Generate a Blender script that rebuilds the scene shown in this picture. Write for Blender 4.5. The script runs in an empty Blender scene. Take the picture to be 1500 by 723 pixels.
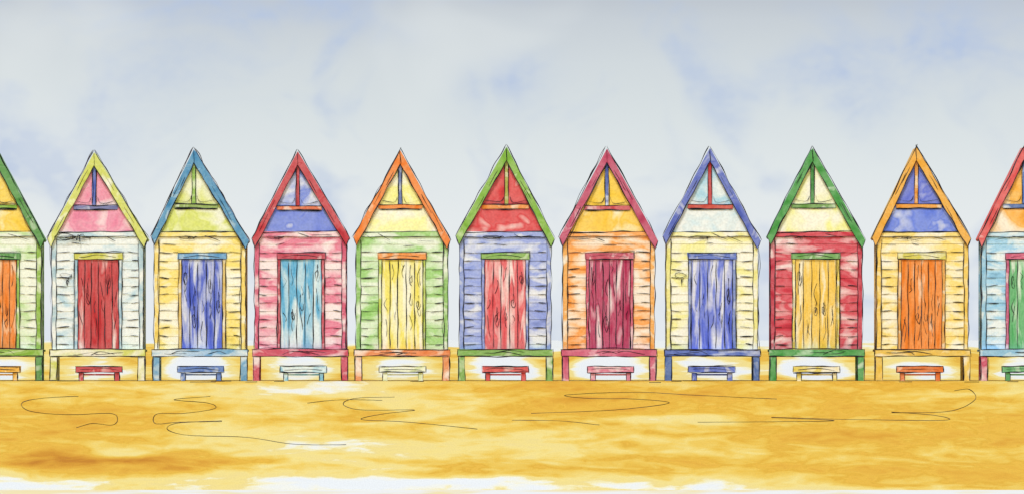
import bpy, math, random
from mathutils import Vector, noise
R=random.Random(7)
D=200.0; S=80.0; H=(557-490)/S
scene=bpy.context.scene
scene.view_settings.view_transform='Standard'
scene.view_settings.look='None'
scene.view_settings.exposure=0
LIT=0.93
INKW=0.62
def lin(c):
    c/=255.0
    return c/12.92 if c<=0.04045 else ((c+0.055)/1.055)**2.4
def col(rgb,k=1.0):
    return tuple(min(0.93,lin(c)*k/LIT) for c in rgb)+(1,)
def mixc(a,b,t): return tuple(a[i]*(1-t)+b[i]*t for i in range(3))
PAPER=(240,241,237)

# ---------- materials ----------
cache={}
def wc(rgb,pale=0.4,mode='b',paper=0.86,deep=0.80):
    key=(rgb,pale,mode,paper,deep)
    if key in cache: return cache[key]
    m=bpy.data.materials.new('watercolour_wood'); m.use_nodes=True
    nt=m.node_tree; N=nt.nodes; L=nt.links
    b=N['Principled BSDF']; b.inputs['Roughness'].default_value=0.85
    b.inputs['Specular IOR Level'].default_value=0.1
    g=N.new('ShaderNodeNewGeometry')
    mp=N.new('ShaderNodeMapping'); L.new(g.outputs['Position'],mp.inputs[0])
    off=R.random()*50
    mp.inputs['Location'].default_value=(off,off*0.7,off*1.3)
    sc={'b':(2.0,2.0,2.0),'h':(1.8,1.8,4.0),'v':(7,5,1.1),'t':(3.4,3.4,3.4)}[mode]
    mp.inputs['Scale'].default_value=sc
    n=N.new('ShaderNodeTexNoise'); n.inputs['Scale'].default_value=1.0
    n.inputs['Detail'].default_value=2.5; n.inputs['Roughness'].default_value=0.55; n.inputs['Distortion'].default_value=0.5
    L.new(mp.outputs[0],n.inputs['Vector'])
    r=N.new('ShaderNodeValToRGB'); e=r.color_ramp.elements
    base=mixc(rgb,PAPER,0.10)
    dp=tuple(max(0,c*deep) for c in rgb); pl=mixc(rgb,PAPER,paper)
    half=mixc(rgb,PAPER,0.30)
    e1=0.66-0.36*pale
    e[0].position=0.16; e[0].color=col(dp)
    e[1].position=max(0.2,min(0.34,e1-0.1)); e[1].color=col(base)
    for p,c in ((max(0.24,e1-0.06),half),(max(0.27,e1-0.02),mixc(rgb,PAPER,0.16)),(max(0.3,e1+0.04),mixc(rgb,PAPER,paper*0.6)),(e1+0.17,pl)):
        x=r.color_ramp.elements.new(min(p,0.99)); x.color=col(c)
    L.new(n.outputs[0],r.inputs[0])
    n2=N.new('ShaderNodeTexNoise'); n2.inputs['Scale'].default_value=26; n2.inputs['Detail'].default_value=0
    L.new(g.outputs['Position'],n2.inputs['Vector'])
    mr=N.new('ShaderNodeMapRange'); mr.inputs[1].default_value=0.3; mr.inputs[2].default_value=0.7
    mr.inputs[3].default_value=0.94; mr.inputs[4].default_value=1.05
    L.new(n2.outputs[0],mr.inputs[0])
    mx=N.new('ShaderNodeVectorMath'); mx.operation='SCALE'
    L.new(r.outputs[0],mx.inputs[0]); L.new(mr.outputs[0],mx.inputs['Scale'])
    L.new(mx.outputs[0],b.inputs['Base Color'])
    cache[key]=m; return m
ink=bpy.data.materials.new('ink'); ink.use_nodes=True
_n=ink.node_tree.nodes; _b=_n['Principled BSDF']; _b.inputs['Roughness'].default_value=0.7; _b.inputs['Specular IOR Level'].default_value=0.1
_t=_n.new('ShaderNodeTexNoise'); _t.inputs['Scale'].default_value=12; _t.inputs['Detail'].default_value=0
_r=_n.new('ShaderNodeValToRGB'); _r.color_ramp.elements[0].position=0.45; _r.color_ramp.elements[0].color=(0.008,0.008,0.012,1)
_r.color_ramp.elements[1].position=0.75; _r.color_ramp.elements[1].color=(0.06,0.055,0.075,1)
ink.node_tree.links.new(_t.outputs[0],_r.inputs[0]); ink.node_tree.links.new(_r.outputs[0],_b.inputs['Base Color'])

# ---------- mesh helpers ----------
class MB:
    def __init__(s): s.v=[]; s.f=[]
    def poly(s,pts,yf,yb,j=0.0):
        n=len(pts); o=len(s.v)
        P=[((a+R.uniform(-j,j))/S,(557-b+R.uniform(-j,j))/S) for a,b in pts]
        s.v+=[(a,yf,b) for a,b in P]+[(a,yb,b) for a,b in P]
        s.f.append(tuple(range(o,o+n))); s.f.append(tuple(range(o+2*n-1,o+n-1,-1)))
        for i in range(n):
            k=(i+1)%n; s.f.append((o+i,o+n+i,o+n+k,o+k))
    def rect(s,x0,x1,y0,y1,yf,yb,j=0.0):
        s.poly([(x0,y1),(x1,y1),(x1,y0),(x0,y0)],yf,yb,j)
    def board(s,x0,x1,y0,y1,yf,j=0.3):
        o=len(s.v); a=R.uniform(-j,j)
        X0,X1=x0/S,x1/S; Z0,Z1=(557-y1+a)/S,(557-y0)/S
        s.v+=[(X0,yf-0.008,Z0),(X1,yf-0.008,Z0),(X1,yf,Z1),(X0,yf,Z1),(X0,yf+0.025,Z0),(X1,yf+0.025,Z0),(X1,yf+0.025,Z1),(X0,yf+0.025,Z1)]
        for f in ((0,1,2,3),(7,6,5,4),(0,4,5,1),(3,2,6,7),(0,3,7,4),(1,5,6,2)): s.f.append(tuple(o+i for i in f))
    def obj(s,name,mat,parent,bevel=0.0):
        me=bpy.data.meshes.new(name); me.from_pydata(s.v,[],s.f); me.update(); me.materials.append(mat)
        ob=bpy.data.objects.new(name,me); scene.collection.objects.link(ob); ob.parent=parent
        import bmesh
        bm=bmesh.new(); bm.from_mesh(me); bmesh.ops.recalc_face_normals(bm,faces=bm.faces); bm.to_mesh(me); bm.free()
        if bevel:
            md=ob.modifiers.new('bevel','BEVEL'); md.width=bevel; md.segments=1
        return ob
class Ink:
    def __init__(s): s.v=[]; s.f=[]
    def stroke(s,pts,y,w=2.0,wob=0.7,smooth=False):
        w*=INKW
        if smooth and len(pts)>2:
            q=[]; P=[pts[0]]+list(pts)+[pts[-1]]
            for i in range(1,len(P)-2):
                for t in (0,.2,.4,.6,.8):
                    q.append(tuple(0.5*((2*P[i][k])+(-P[i-1][k]+P[i+1][k])*t+(2*P[i-1][k]-5*P[i][k]+4*P[i+1][k]-P[i+2][k])*t*t+(-P[i-1][k]+3*P[i][k]-3*P[i+1][k]+P[i+2][k])*t**3) for k in (0,1)))
            q.append(pts[-1]); pts=q
        rs=[pts[0]]
        for a,b in zip(pts,pts[1:]):
            d=math.hypot(b[0]-a[0],b[1]-a[1]); n=max(1,int(d/5))
            for i in range(1,n+1): rs.append((a[0]+(b[0]-a[0])*i/n,a[1]+(b[1]-a[1])*i/n))
        sd=R.random()*100; out=[]
        for i,(a,b) in enumerate(rs):
            out.append((a+wob*1.6*noise.noise((i*0.22,sd,0)),b+wob*1.6*noise.noise((i*0.22,sd,9))))
        n=len(out); o=len(s.v)
        for i,(a,b) in enumerate(out):
            p=out[max(0,i-1)]; q=out[min(n-1,i+1)]
            dx,dy=q[0]-p[0],q[1]-p[1]; l=math.hypot(dx,dy) or 1
            ww=w*0.5*(0.9+1.2*noise.noise((i*0.22,sd,4)))
            if i in(0,n-1): ww*=0.4
            nx,ny=-dy/l*ww,dx/l*ww
            s.v.append(((a+nx)/S,y,(557-b-ny)/S)); s.v.append(((a-nx)/S,y,(557-b+ny)/S))
        for i in range(n-1): s.f.append((o+2*i,o+2*i+1,o+2*i+3,o+2*i+2))
    def dbl(s,pts,y,w=2.0,wob=0.8):
        s.stroke(pts,y,w,wob)
        if R.random()<0.45:
            k=R.uniform(-1.4,1.4); s.stroke([(a+k,b+R.uniform(-1.6,1.6)) for a,b in pts],y-0.001,w*0.55,wob*1.4)
    def loops(s,cx,cy,rx,ry,n,y,w=1.1,drift=(0,0)):
        pts=[]
        for i in range(n*10):
            t=i/10*2*math.pi; k=i/(n*10)
            pts.append((cx+drift[0]*k+rx*(0.5+0.5*math.sin(k*5+1))*math.cos(t)+R.uniform(-.6,.6),cy+drift[1]*k+ry*(0.6+0.4*math.cos(k*7))*math.sin(t)+R.uniform(-.5,.5)))
        s.stroke(pts,y,w,0.4)
    def obj(s,name,parent):
        me=bpy.data.meshes.new(name); me.from_pydata(s.v,[],s.f); me.update(); me.materials.append(ink)
        ob=bpy.data.objects.new(name,me); scene.collection.objects.link(ob); ob.parent=parent; return ob

# ---------- colours ----------
YG=(196,203,84); RED=(176,34,44); CRIM=(168,34,62); PINK=(224,120,146); BLUE=(62,84,186); SBLUE=(58,126,176)
LBLUE=(150,196,222); GREEN=(62,128,50); LIME=(122,170,52); OR=(226,112,28); OCH=(226,158,36); YEL=(240,198,62)
HUTS=[
(-7,-8,216,-6,-3,(GREEN,.1),(YEL,.4),(YEL,.3),(LIME,.2),(GREEN,.2),((176,212,140),.75),(LIME,.4),(OR,.35),(LIME,.3),(GREEN,.2),(LIME,.5),(GREEN,.35),(OCH,.3)),
(143,138,223,144,146,(YG,.4),((226,130,160),.5),((224,126,160),.4),((84,90,150),.1),((70,90,180),.2),((168,202,220),.85),((160,192,208),.6),((180,36,42),.25),((130,170,196),.5),((190,190,60),.4),(YG,.6),(YG,.7),(RED,.2)),
(293,284,219,296,295,(SBLUE,.25),((206,214,100),.6),((204,214,96),.45),((120,150,60),.3),(LIME,.3),((240,212,100),.6),((236,202,90),.45),((60,80,196),.5),((206,170,80),.4),((80,140,196),.3),((92,150,194),.5),((92,150,194),.5),((66,104,190),.25)),
(440,436,222,441,445,((178,40,50),.06),((100,122,216),.45),((92,114,216),.15),((206,84,46),.2),(RED,.2),((216,100,130),.65),((196,60,96),.4),((70,156,206),.65),((180,54,70),.3),((172,36,56),.2),((188,50,74),.35),((188,50,74),.4),((110,176,210),.6)),
(589,586,220,589,590,((226,110,34),.08),((244,236,130),.6),((240,238,154),.7),(OR,.25),((70,90,150),.25),((142,196,104),.62),((120,176,80),.45),((232,216,80),.5),((170,190,60),.4),((228,124,40),.3),((220,110,50),.35),((222,130,72),.5),((206,218,160),.75)),
(740,742,215,740,740,((112,166,50),.12),((206,54,58),.4),((204,46,52),.25),((222,120,40),.3),((150,150,50),.3),((134,152,222),.5),((120,140,210),.4),((214,70,78),.45),((110,124,200),.4),((110,160,60),.25),((104,160,62),.4),((104,160,62),.4),((200,60,60),.3)),
(892,889,218,893,894,((176,56,90),.12),((240,196,56),.3),((240,190,54),.3),((190,60,70),.2),((60,80,160),.25),((238,146,58),.6),((232,154,60),.45),((164,32,72),.35),((186,60,88),.35),((180,56,80),.25),((196,80,110),.35),((196,80,110),.4),((206,104,134),.35)),
(1043,1040,217,1043,1042,((70,88,182),.15),((160,208,232),.7),((168,212,236),.75),((190,60,50),.15),((176,44,48),.2),((234,230,140),.7),((226,220,120),.5),((80,100,214),.6),((96,118,190),.35),((66,92,188),.25),((56,82,174),.25),((56,88,160),.3),((64,88,194),.3)),
(1196,1190,217,1195,1195,((52,136,54),.08),((232,232,130),.6),((236,236,140),.65),((90,140,60),.25),((50,120,50),.25),((196,48,64),.44),((178,36,56),.25),((234,188,64),.45),((220,190,60),.35),((90,150,70),.25),((56,140,60),.25),((56,140,60),.25),((216,196,76),.5)),
(1351,1342,215,1350,1346,((226,154,40),.12),((76,94,210),.35),((84,112,224),.3),((224,140,40),.25),((214,130,40),.25),((242,208,100),.6),((232,190,70),.4),((228,116,28),.3),((214,144,50),.35),((200,190,60),.35),((222,180,56),.3),((226,186,64),.4),((214,100,36),.2)),
(1505,1500,214,1508,1500,((208,66,68),.1),((240,170,60),.45),((240,164,60),.45),((60,90,160),.25),((60,90,160),.25),((140,196,232),.6),((130,186,222),.4),((70,160,90),.35),((180,70,110),.25),((190,66,104),.25),((120,176,216),.45),((190,56,86),.3),((80,156,96),.3)),
]
def empty(name,loc):
    e=bpy.data.objects.new(name,None); e.location=loc; e.empty_display_size=0.3; scene.collection.objects.link(e); return e

def hut(h):
    cx,ax,ay,dcx,scx,barge,gu,gl,beam,post,body,corner,door,frame,lint,deck,leg,step=h
    e=empty('beach_hut',((cx-750)/S,0,0)); a=ax-cx; dd=dcx-cx
    u=R.uniform
    K=Ink()
    m=MB(); m.rect(-65,65,345,511,0.035,1.35)
    m.poly([(-65,344.8),(65,344.8),(a,ay+14)],0.035,1.35)
    m.obj('walls',wc(body[0],body[1],'h'),e)
    m=MB(); y=345
    bh=12.2
    while y<509:
        y1=min(y+bh,510.5)
        if y1<=370.5: m.board(-60.5,60.5,y,y1,0.005)
        else:
            m.board(-60.5,dd-34.5,y,y1,0.005); m.board(dd+34.5,60.5,y,y1,0.005)
            if y<369: m.board(dd-34.5,dd+34.5,y,370,0.005)
        y=y1
    m.obj('weatherboards',wc(body[0],body[1],'h'),e)
    m=MB(); m.rect(-67,-60.5,344,511,-0.012,0.03,.5); m.rect(60.5,67,344,511,-0.012,0.03,.5)
    for s_ in(-1,1):
        x0=-67 if s_<0 else 60.5
        m.rect(x0,x0+6.5,344,511,1.352,1.38)
    m.obj('corner_boards',wc(corner[0],corner[1],'t'),e,0.003)
    eL=(-72+u(-1.5,1.5),348+u(-3,3)); eR=(72+u(-1.5,1.5),350+u(-3,3))
    def edgeL(y,o=0): t=(y-ay-o)/(eL[1]-ay); return a+(eL[0]-a)*t
    def edgeR(y,o=0): t=(y-ay-o)/(eR[1]-ay); return a+(eR[0]-a)*t
    m=MB(); m.poly([(edgeL(304,8),304),(edgeR(304,8),304),(a,ay+8)],-0.008,0.03); m.obj('gable_panel_upper',wc(gu[0],gu[1],'b'),e)
    m=MB(); m.poly([(edgeL(343,8),343),(edgeR(343,8),343),(edgeR(304.3,8),304.3),(edgeL(304.3,8),304.3)],-0.012,0.03); m.obj('gable_panel_lower',wc(gl[0],gl[1],'b'),e)
    m=MB(); m.rect(-63,63,339.5,347,-0.018,0.0,.6); m.obj('frieze_board',wc(body[0],max(.1,body[1]-.1),'h'),e)
    by=300+u(-2,2)
    m=MB(); m.rect(edgeL(by,20)+1,edgeR(by,20)-1,by,by+6,-0.022,-0.009,.5); m.obj('tie_beam',wc(beam[0],beam[1],'t'),e,0.002)
    m=MB(); m.rect(a-2.6,a+2.6,ay+20,by-.3,-0.020,-0.009,.4); m.obj('king_post',wc(post[0],post[1],'t'),e,0.002)
    T=20
    bl=(eL[0]+5,eL[1]+12); br=(eR[0]-5,eR[1]+12)
    m=MB(); m.poly([(a,ay),(eL[0],eL[1]),bl,(a,ay+T)],-0.06,-0.028); m.obj('barge_board',wc(barge[0],barge[1],'t'),e,0.003)
    m=MB(); m.poly([(a+.3,ay),(a+.3,ay+T),br,(eR[0],eR[1])],-0.058,-0.028); m.obj('barge_board',wc(barge[0],barge[1],'t'),e,0.003)
    m=MB(); m.poly([(a,ay+1.5),(eL[0]+1,eL[1]),(eL[0]+3,eL[1]+3),(a,ay+7)],-0.026,1.46)
    m.poly([(a+.1,ay+1.5),(a+.1,ay+7),(eR[0]-3,eR[1]+3),(eR[0]-1,eR[1])],-0.026,1.46)
    m.obj('roof',wc(barge[0],barge[1]+.1,'b'),e)
    m=MB(); n=R.choice([5,5,6]); x0=dd-30; w=60/n
    for i in range(n): m.rect(x0+i*w+.15,x0+(i+1)*w-.15,379,510.5,-0.012+u(-.003,.003),0.03,.1)
    m.obj('door',wc(door[0],door[1],'v'),e)
    m=MB(); m.rect(dd-34.5,dd-30,379.5,511,-0.026,0.03,.4); m.rect(dd+30,dd+34.5,379.5,511,-0.026,0.03,.4)
    m.obj('door_frame',wc(frame[0],frame[1],'t'),e,0.002)
    m=MB(); m.rect(dd-36,dd+36,370,379,-0.032,0.03,.7); m.obj('lintel',wc(lint[0],lint[1],'t'),e,0.003)
    m=MB(); m.rect(-70,70,511,521,-0.14,-0.10,.8); m.obj('deck_beam',wc(deck[0],deck[1],'h'),e,0.004)
    m=MB(); 
    for i in range(10): m.rect(-69,69,511.3,514.5,-0.098+i*0.15,-0.098+i*0.15+0.145,0)
    m.rect(-66,-60,514.6,521,-0.09,1.38); m.rect(60,66,514.6,521,-0.09,1.38)
    m.obj('deck_boards',wc(deck[0],deck[1],'h'),e)
    m=MB(); m.rect(-69,-59,521.2,560,-0.135,-0.07,.6); m.rect(59.5,69.5,521.2,560,-0.135,-0.07,.6)
    m.rect(-67,-60,521.2,560,1.25,1.34); m.rect(60,67,521.2,560,1.25,1.34)
    m.obj('legs',wc(leg[0],leg[1],'t'),e,0.004)
    # ---------------- ink -----------------
    y=-0.064
    K.dbl([(a+u(-2,2),ay-3),(eL[0]-1,eL[1])],y,2.2,1.1); K.dbl([(a,ay-3),(eR[0]+1,eR[1])],y,2.2,1.1)
    K.dbl([(a,ay+T),(bl[0],bl[1])],y,1.9,1.1); K.dbl([(a,ay+T),(br[0],br[1])],y,1.9,1.1)
    K.stroke([(eL[0],eL[1]),(bl[0],bl[1]+1)],y,2.8); K.stroke([(eR[0],eR[1]),(br[0],br[1]+1)],y,2.8)
    for _ in range(2):
        for s_,E,B in((0,eL,bl),(1,eR,br)):
            t=u(.05,.7); q=t+u(.1,.28); f=u(.3,.75)
            P=lambda t:(a+(E[0]-a)*t*(1-f)+(B[0]-a)*t*f, (ay+(E[1]-ay)*t)*(1-f)+(ay+T+(B[1]-ay-T)*t)*f)
            K.stroke([P(t),P(q)],y,1.2,.8)
    K.stroke([(a-1,ay+2),(a+1,ay+T)],y,1.5)
    y=-0.026
    K.dbl([(edgeL(by,19),by),(edgeR(by,19),by)],y,1.8); K.dbl([(edgeL(by,22),by+6.5),(edgeR(by,22),by+6.5)],y,3.0)
    K.dbl([(a-2.8,ay+T),(a-2.8,by)],y,1.6); K.stroke([(a+2.8,ay+T),(a+2.8,by)],y,1.8)
    K.stroke([(edgeL(by-3,22)+3,by-6),(a-9,by-4),(a-4,by-12)],-.024,1.1,smooth=True); K.stroke([(a+5,by-12),(a+10,by-3),(edgeR(by,22)-5,by-6)],-.024,1.1,smooth=True)
    y=-0.021
    K.dbl([(-62,340+u(-1,1)),(62,339+u(-1,1))],y,1.8); K.stroke([(-62,347),(62,347+u(-1,1))],y,1.4)
    for _ in range(3):
        x=u(-55,30); K.stroke([(x,348+u(-7,5)),(x+u(12,35),349+u(-5,5))],y-.004,1.2,1)
    if R.random()<.8: K.loops(u(-45,-20),347,u(10,20),3.0,3,y-.005,1.1,(u(5,22),2))
    if h[0]==143: K.loops(-52,347,14,6,6,-0.07,1.5,(30,2))
    if h[0] in(1043,143): K.loops(-46,400,9,5,4,-0.02,1.2,(2,16))
    for x in(-67.5,-60.5,60.5,67.5): K.dbl([(x,352+u(-3,3)),(x+u(-.8,.8),512)],-0.017,1.8,1.2)
    yy=345+bh; y=-0.010
    while yy<508:
        if yy<369:
            for _ in range(2):
                x=u(-58,30); K.stroke([(x,yy+u(-2,2)),(x+u(10,28),yy+u(-2,2))],y,1.2,.6)
        else:
            L0=u(9,20); K.stroke([(-60,yy+u(-1,1)),(-60+L0,yy+u(-1.8,1.8))],y,2.0,.6)
            if R.random()<.25: K.stroke([(dd-35,yy+u(-2,2)),(dd-35-u(4,9),yy+u(-2,2))],y,1.3,.5)
            L0=u(9,20); K.stroke([(60,yy+u(-1,1)),(60-L0,yy+u(-1.8,1.8))],y,2.0,.6)
            if R.random()<.25: K.stroke([(dd+35,yy+u(-2,2)),(dd+35+u(4,9),yy+u(-2,2))],y,1.3,.5)
        yy+=bh
    K.dbl([(dd-36,370),(dd+36,369+u(-1,1)),(dd+36,379)],-0.036,2.0); K.stroke([(dd-35,370),(dd-35,379),(dd+35,379.5)],-0.036,2.0)
    K.stroke([(dd-28,376),(dd-5,373),(dd+26,376)],-0.036,1.2,1.2,True)
    for x in(-34.5,-30,30,34.5): K.dbl([(dd+x,379),(dd+x+u(-.6,.6),511)],-0.030,1.8)
    for i in range(1,n):
        x=x0+i*w; K.stroke([(x,380+u(0,4)),(x+u(-.8,.8),509)],-0.02,1.7,.9)
    for i in range(n):
        x=x0+(i+.5)*w
        for _ in range(2):
            t=u(385,470); l=u(12,34); K.stroke([(x+u(-3,3),t),(x+u(-2.5,2.5),t+l*.5),(x+u(-3,3),t+l)],-0.02,1.1,1.1,True)
    for _ in range(R.choice([2,3,4])):
        x=x0+(R.randrange(n)+.5)*w; t=u(395,470); K.loops(x,t,3.2,u(9,20),R.choice([1,2]),-0.021,1.1,(u(-1,1),u(-6,6)))
    K.dbl([(-71,511),(0,510+u(-1,1)),(71,511)],-0.144,2.0); K.dbl([(-70,521),(0,521+u(-1,1)),(71,521)],-0.144,2.0)
    K.stroke([(-70,511),(-70.5,521)],-0.144,2); K.stroke([(70,510),(71,521)],-0.144,2)
    for _ in range(3):
        x=u(-60,20); K.stroke([(x,516+u(-3,3)),(x+15,515+u(-3,3)),(x+u(25,45),516+u(-3,3))],-0.144,1.1,1,True)
    for x in(-69,-59,59.5,69.5): K.dbl([(x,521),(x+u(-.8,.8),557)],-0.14,2.2)
    for x in(-69,59.5): K.stroke([(x-2,557),(x+13,557.5)],-0.14,2.4)
    K.obj('ink_outline',e)
    s=empty('step_stool',((scx-750)/S,-0.32,0)); K=Ink()
    m=MB(); m.rect(-34,34,535.5,544.5,-0.13,0.13,.8); m.obj('seat',wc(step[0],step[1],'t'),s,0.004)
    m=MB()
    for x in(-29,23):
        m.rect(x,x+7,544.7,559,-0.11,-0.05,.4); m.rect(x+.5,x+6.5,544.7,559,0.05,0.11,.4)
    m.obj('legs',wc(step[0],step[1],'t'),s,0.003)
    m=MB(); m.rect(-21.8,22.8,546.5,549,-0.09,-0.07); m.obj('rail',wc(step[0],step[1],'t'),s)
    y=-0.134
    K.dbl([(-34,535.5),(34,535.5)],y,2.2); K.dbl([(-34,544.5),(34,544.5)],y,2.5); K.stroke([(-34,535),(-34.5,545)],y,2.2); K.stroke([(34,535),(34.5,545)],y,2.2)
    K.stroke([(-28,540),(0,539),(28,541)],y,1.1,1,True)
    for x in(-29,-22,23,30): K.stroke([(x,545),(x,557)],y+.02,2.1)
    K.stroke([(-32,557),(-18,557)],y+.018,2.1); K.stroke([(21,557),(36,557)],y+.018,2.1)
    K.obj('ink_outline',s)
for h in HUTS: hut(h)

# ---------- terrain ----------
def sst(t): t=max(0,min(1,t)); return t*t*(3-2*t)
def th(x,y):
    z=0.0
    if y<-0.6:
        d=-0.6-y; z=-0.160*(math.sqrt(d*d+0.25)-0.5)
        z+=0.03*noise.noise((x*0.25,y*0.5,3))*sst(d/3)
        if y<-16: z=max(z,-4.5)
    elif y>4.5:
        z=0.66*sst((y-4.5)/8.5)**0.85+(0.12*noise.noise((x*0.7,y*0.12,7)))*sst((y-6)/6)
        if y>13: z-=min(0.5,(y-13)*0.05)
    z+=0.006*noise.noise((x*2,y*2,1))
    return z
def proj(x,y,z):
    s=(y+D)/D; return 750+x/s*S, 490-(z-H)/s*S
def ground_at(px,py):
    y=-17.0
    while y<12:
        s=(y+D)/D; x=(px-750)/S*s; z=H+(490-py)/S*s
        if z<=th(x,y): return x,y,th(x,y)
        y+=0.02
    return x,y,th(x,y)
G=[(110,640,130,26,.2),(200,674,190,8,.42),(330,652,130,14,-.2),(520,668,110,16,-.2),(455,570,90,8,-.36),(600,585,70,10,-.05),(880,584,130,14,.28),
(690,600,80,12,-.05),(820,676,160,10,.06),(760,645,150,14,-.14),(900,655,120,10,-.12),(1250,640,230,20,.18),(1130,585,100,8,.08),(1000,612,60,8,-.2),(1400,600,120,10,.08),(1430,570,80,6,.05),
(20,710,50,12,-.5),(230,698,130,8,-.02),(230,640,60,20,-.08),(640,710,230,10,-.5),(470,704,90,7,-.2),(1300,688,250,9,.1),(1120,716,130,7,-.3),(1440,718,60,5,-.22),(300,719,150,5,-.2),(60,566,60,6,-.1),(300,600,100,14,-.08)]
HX=[h[0] for h in HUTS]
def tone(x,y,z):
    px,py=proj(x,y,z)
    w=noise.noise((x*.6,y*.5,20)); w2=noise.noise((x*.8,y*.8,31))
    if y>=-0.4:
        t=0.56+0.16*w
        for c in HX:
            cc=(c-750)/S*1.035
            dx=(x-cc)/0.70; dy=(y-7.0)/2.8
            k=dx*dx+dy*dy
            if k>9: continue
            nn=1+0.9*noise.noise((c*.013,x*1.4,y*.35))
            t-=0.72*math.exp(-(k**1.5)*nn*1.0)*(0.85+0.5*noise.noise((c*.37,1.5,2.2)))
        t-=0.62*sst((y-9.8+w*2.5)/4)  # far sand fades to white: distance haze painted into its tone
    else:
        t=0.49
        for gx,gy,sx,sy,a in G:
            ex=(px+w*70-gx)/sx; ey=(py+w2*12-gy)/sy; t+=a*math.exp(-0.5*(ex*ex+ey*ey)) if abs(ex)<4 and abs(ey)<4 else 0
    return t
def rng(a,b,st):
    o=[];v=a
    while v<b-1e-6: o.append(v); v+=st
    return o
xs=[-900,-400,-150,-60,-30,-18]+rng(-12,12,0.07)+[12,18,30,60,150,400,900]
ys=[-900,-300,-120,-60,-30,-22]+rng(-17,-0.9,0.07)+rng(-0.9,15,0.12)+[15,18,25,40,80,200,500,1200]
vs=[];ts=[]
for yv in ys:
    for xv in xs:
        z=th(xv,yv); vs.append((xv,yv,z)); ts.append(tone(xv,yv,z) if abs(xv)<12.1 and -17.1<yv<15.01 else (0.0 if yv>14 else 0.5))  # sand behind the crest stays white, same painted haze
nx=len(xs); fs=[(j*nx+i,j*nx+i+1,(j+1)*nx+i+1,(j+1)*nx+i) for j in range(len(ys)-1) for i in range(nx-1)]
me=bpy.data.meshes.new('beach_sand'); me.from_pydata(vs,[],fs); me.update()
at=me.attributes.new('tone','FLOAT','POINT'); at.data.foreach_set('value',ts)
me.polygons.foreach_set('use_smooth',[True]*len(fs))
sand=bpy.data.objects.new('beach_sand',me); scene.collection.objects.link(sand)
m=bpy.data.materials.new('sand'); m.use_nodes=True; nt=m.node_tree;N=nt.nodes;L=nt.links
b=N['Principled BSDF']; b.inputs['Roughness'].default_value=0.9; b.inputs['Specular IOR Level'].default_value=0.1
g=N.new('ShaderNodeNewGeometry')
def nz(scale,detail,dist=0.3,rough=.55):
    mp=N.new('ShaderNodeMapping'); mp.inputs['Scale'].default_value=scale; L.new(g.outputs['Position'],mp.inputs[0])
    n=N.new('ShaderNodeTexNoise'); n.inputs['Scale'].default_value=1; n.inputs['Detail'].default_value=detail; n.inputs['Distortion'].default_value=dist; n.inputs['Roughness'].default_value=rough
    L.new(mp.outputs[0],n.inputs['Vector']); return n
def math_(op,a,b_):
    q=N.new('ShaderNodeMath'); q.operation=op
    for i,v in enumerate((a,b_)):
        if isinstance(v,(int,float)): q.inputs[i].default_value=v
        else: L.new(v,q.inputs[i])
    return q.outputs[0]
A=N.new('ShaderNodeAttribute'); A.attribute_name='tone'
n1=nz((0.42,0.55,0.0),4,0.9); n2=nz((2.0,1.3,0),4,.6); n3=nz((45,9,0),1,0)
t=math_('ADD',A.outputs['Fac'],math_('MULTIPLY',math_('SUBTRACT',n1.outputs[0],.5),0.9))
t=math_('ADD',t,math_('MULTIPLY',math_('SUBTRACT',n2.outputs[0],.5),.5))
r=N.new('ShaderNodeValToRGB'); L.new(t,r.inputs[0])
LIT=1.10
stops=[(0.0,(236,238,237)),(0.12,(243,240,224)),(0.20,(245,232,176)),(0.24,(240,217,140)),(0.34,(244,221,136)),(0.46,(240,204,98)),(0.56,(235,190,74)),(0.61,(226,174,58)),(0.64,(235,186,70)),(0.80,(222,163,54)),(0.94,(208,143,44))]
e=r.color_ramp.elements; e[0].position=0; e[0].color=col(stops[0][1]); e[1].position=1; e[1].color=col((198,130,40))
for p,c in stops[1:]:
    x=e.new(p); x.color=col(c)
mr=N.new('ShaderNodeMapRange'); mr.inputs[1].default_value=.3; mr.inputs[2].default_value=.7; mr.inputs[3].default_value=.95; mr.inputs[4].default_value=1.04
L.new(n3.outputs[0],mr.inputs[0])
mx=N.new('ShaderNodeVectorMath'); mx.operation='SCALE'; L.new(r.outputs[0],mx.inputs[0]); L.new(mr.outputs[0],mx.inputs['Scale'])
L.new(mx.outputs[0],b.inputs['Base Color'])
me.materials.append(m)

def tube(name,lines,rad,parent):
    cu=bpy.data.curves.new(name,'CURVE'); cu.dimensions='3D'; cu.bevel_depth=rad; cu.bevel_resolution=1
    for pts in lines:
        sp=cu.splines.new('POLY'); sp.points.add(len(pts)-1)
        for i,p in enumerate(pts):
            sp.points[i].co=(*p,1); sp.points[i].radius=0.8+0.6*noise.noise((i*.13,len(pts),0))
    cu.materials.append(ink); o=bpy.data.objects.new(name,cu); scene.collection.objects.link(o); o.parent=parent; return o
def cat(pts,k=12):
    P=[pts[0]]+list(pts)+[pts[-1]]; q=[]
    for i in range(1,len(P)-2):
        for s_ in range(k):
            t=s_/k; q.append(tuple(0.5*((2*P[i][c])+(-P[i-1][c]+P[i+1][c])*t+(2*P[i-1][c]-5*P[i][c]+4*P[i+1][c]-P[i+2][c])*t*t+(-P[i-1][c]+3*P[i][c]-3*P[i+1][c]+P[i+2][c])*t**3) for c in(0,1)))
    q.append(pts[-1]); return q
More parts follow.
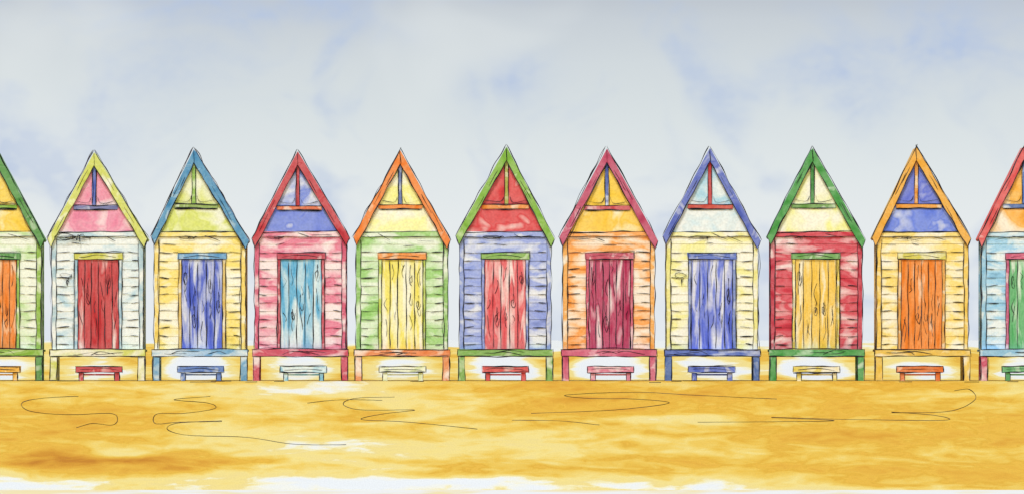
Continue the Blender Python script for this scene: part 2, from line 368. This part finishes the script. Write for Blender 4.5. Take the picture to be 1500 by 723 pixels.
RL=[[(115,580),(60,583),(32,590),(45,602),(100,607),(160,605),(172,612),(165,622),(135,620),(112,626)],
[(308,580),(255,585),(305,590),(314,598),(270,605),(230,606),(228,620),(262,618),(325,616)],
[(325,617),(262,619),(245,628),(275,637),(360,640),(430,650),(507,651)],
[(578,581),(520,583),(503,592),(530,600),(607,600),(560,606),(530,614),(600,618),(699,628)],
[(778,605),(900,600),(980,590),(930,584),(860,583),(830,578),(930,574),(1010,578),(1138,584)],
[(750,615),(820,616),(878,622)],
[(1022,618),(1220,616),(1130,611),(1250,614),(1383,615),(1370,608),(1306,603)],
[(1306,604),(1390,602),(1428,585),(1420,570),(1398,572)],
[(450,590),(500,585),(560,586)]]
lines=[]
for l in RL:
    o=[]
    for px,py in cat(l):
        x,y,z=ground_at(px,py); o.append((x,y,z+0.003))
    lines.append(o)
for _ in range(16):
    px=R.uniform(10,1480); py=R.uniform(557,560); l=R.uniform(10,40)
    lines.append([(lambda q:(q[0],q[1],q[2]+.004))(ground_at(px+l*i/4,py)) for i in range(5)])
tube('ripple_lines',lines,0.0075,sand)

# ---------- sea ----------
zs=ground_at(750,717)[2]
me=bpy.data.meshes.new('sea'); me.from_pydata([(-900,-900,zs),(900,-900,zs),(900,-5,zs),(-900,-5,zs)],[],[(0,1,2,3)]); me.update()
sea=bpy.data.objects.new('sea',me); scene.collection.objects.link(sea)
m=bpy.data.materials.new('sea_foam'); m.use_nodes=True; nt=m.node_tree;N=nt.nodes;L=nt.links; b=N['Principled BSDF']
b.inputs['Roughness'].default_value=.9; b.inputs['Specular IOR Level'].default_value=.0
g=N.new('ShaderNodeNewGeometry'); n=nz((.5,.12,1),3,.5); r=N.new('ShaderNodeValToRGB'); L.new(n.outputs[0],r.inputs[0])
r.color_ramp.elements[0].position=.42; r.color_ramp.elements[0].color=(.82,.70,.40,1); r.color_ramp.elements[1].position=.56; r.color_ramp.elements[1].color=(.80,.79,.76,1)
L.new(r.outputs[0],b.inputs['Base Color']); me.materials.append(m)

# ---------- world ----------
w=bpy.data.worlds.new('World'); scene.world=w; w.use_nodes=True; nt=w.node_tree;N=nt.nodes;L=nt.links; N.clear()
out=N.new('ShaderNodeOutputWorld'); bg=N.new('ShaderNodeBackground'); bg2=N.new('ShaderNodeBackground'); ad=N.new('ShaderNodeAddShader')
sky=N.new('ShaderNodeTexSky'); sky.sky_type='NISHITA'; sky.sun_disc=False; sky.sun_elevation=math.radians(55); sky.sun_rotation=math.radians(195)
L.new(sky.outputs[0],bg2.inputs[0]); bg2.inputs[1].default_value=0.01
tc=N.new('ShaderNodeTexCoord')
def nzw(scale,detail,dist,rough=.5,loc=(0,0,0)):
    mp=N.new('ShaderNodeMapping'); mp.inputs['Scale'].default_value=scale; mp.inputs['Location'].default_value=loc; L.new(tc.outputs['Generated'],mp.inputs[0])
    n=N.new('ShaderNodeTexNoise'); n.inputs['Scale'].default_value=1; n.inputs['Detail'].default_value=detail; n.inputs['Distortion'].default_value=dist; n.inputs['Roughness'].default_value=rough
    L.new(mp.outputs[0],n.inputs['Vector']); return n
sep=N.new('ShaderNodeSeparateXYZ'); L.new(tc.outputs['Generated'],sep.inputs[0])
gr=N.new('ShaderNodeValToRGB'); mr=N.new('ShaderNodeMapRange'); mr.inputs[1].default_value=0; mr.inputs[2].default_value=0.031
L.new(sep.outputs['Z'],mr.inputs[0]); L.new(mr.outputs[0],gr.inputs[0])
def c3(rgb): return tuple(lin(c) for c in rgb)+(1,)
e=gr.color_ramp.elements; e[0].position=0; e[0].color=c3((230,235,240)); e[1].position=1; e[1].color=c3((184,192,203))
for p,c in((.3,(229,234,237)),(.48,(222,229,232)),(.66,(213,221,225)),(.8,(206,214,220)),(.93,(195,203,212))):
    x=e.new(p); x.color=c3(c)
n1=nzw((75,75,95),3,.9,.5,(13.1,0,5.2)); n2=nzw((650,650,850),1,0,.7); n4=nzw((42,42,48),3,.5,.5,(2.1,4,3))
r1=N.new('ShaderNodeMapRange'); r1.interpolation_type='SMOOTHSTEP'; r1.inputs[1].default_value=.46; r1.inputs[2].default_value=.72; r1.inputs[4].default_value=.75; L.new(n1.outputs[0],r1.inputs[0])
fac=r1.outputs[0]
def gm(op,a,b_):
    q=N.new('ShaderNodeMath'); q.operation=op
    for i,v in enumerate((a,b_)):
        if isinstance(v,(int,float)): q.inputs[i].default_value=v
        else: L.new(v,q.inputs[i])
    return q.outputs[0]
wx=gm('MULTIPLY',gm('SUBTRACT',n1.outputs[0],.5),.018); wz=gm('MULTIPLY',gm('SUBTRACT',n4.outputs[0],.5),.016)
dx=gm('ADD',sep.outputs['X'],wx); dz=gm('ADD',sep.outputs['Z'],wz)
front=gm('GREATER_THAN',sep.outputs['Y'],0)
for px,py,sx,sy,a in((725,115,52,42,.9),(1385,70,70,50,.75),(95,190,80,45,.8),(1265,150,50,40,.5),(450,15,80,22,.8),(240,90,80,50,.3)):
    cx=(px-750)/S/D; cz=(490-py)/S/D
    ex=gm('DIVIDE',gm('SUBTRACT',dx,cx),sx/S/D*1.2); ez=gm('DIVIDE',gm('SUBTRACT',dz,cz),sy/S/D*1.2)
    q=gm('ADD',gm('MULTIPLY',ex,ex),gm('MULTIPLY',ez,ez))
    fac=gm('ADD',fac,gm('MULTIPLY',gm('MULTIPLY',gm('EXPONENT',gm('MULTIPLY',q,-1),0),a),front))
gran=N.new('ShaderNodeMapRange'); gran.inputs[1].default_value=.3; gran.inputs[2].default_value=.7; gran.inputs[3].default_value=.72; gran.inputs[4].default_value=1.2; L.new(n2.outputs[0],gran.inputs[0])
fac=gm('MULTIPLY',gm('MULTIPLY',fac,.72),gran.outputs[0])
q=N.new('ShaderNodeMath'); q.operation='MINIMUM'; L.new(fac,q.inputs[0]); q.inputs[1].default_value=.85
mx=N.new('ShaderNodeMix'); mx.data_type='RGBA'; L.new(q.outputs[0],mx.inputs[0]); L.new(gr.outputs[0],mx.inputs[6]); mx.inputs[7].default_value=c3((174,192,224))
r4=N.new('ShaderNodeMapRange'); r4.interpolation_type='SMOOTHSTEP'; r4.inputs[1].default_value=.5; r4.inputs[2].default_value=.72; r4.inputs[4].default_value=.45; L.new(n4.outputs[0],r4.inputs[0])
mx2=N.new('ShaderNodeMix'); mx2.data_type='RGBA'; L.new(r4.outputs[0],mx2.inputs[0]); L.new(mx.outputs[2],mx2.inputs[6]); mx2.inputs[7].default_value=c3((228,233,234))
L.new(mx2.outputs[2],bg.inputs[0]); bg.inputs[1].default_value=.96
L.new(bg.outputs[0],ad.inputs[0]); L.new(bg2.outputs[0],ad.inputs[1]); L.new(ad.outputs[0],out.inputs[0])
w.cycles.sampling_method='MANUAL'; w.cycles.sample_map_resolution=256

# ---------- sun ----------
sl=bpy.data.lights.new('sun','SUN'); sl.energy=2.3; sl.angle=math.radians(12); sl.color=(1,.97,.92)
so=bpy.data.objects.new('sun',sl); scene.collection.objects.link(so)
el=math.radians(55); az=math.radians(15)
d=Vector((math.sin(az)*math.cos(el),math.cos(az)*math.cos(el),-math.sin(el)))
so.rotation_euler=d.to_track_quat('-Z','Y').to_euler()

# ---------- camera ----------
c=bpy.data.cameras.new('camera'); c.lens=36*D/(1500/S); c.sensor_width=36; c.shift_y=(490-361.5)/1500; c.clip_end=3000; c.clip_start=1
co=bpy.data.objects.new('camera',c); scene.collection.objects.link(co); co.location=(0,-D,H); co.rotation_euler=(math.radians(90),0,0); scene.camera=co
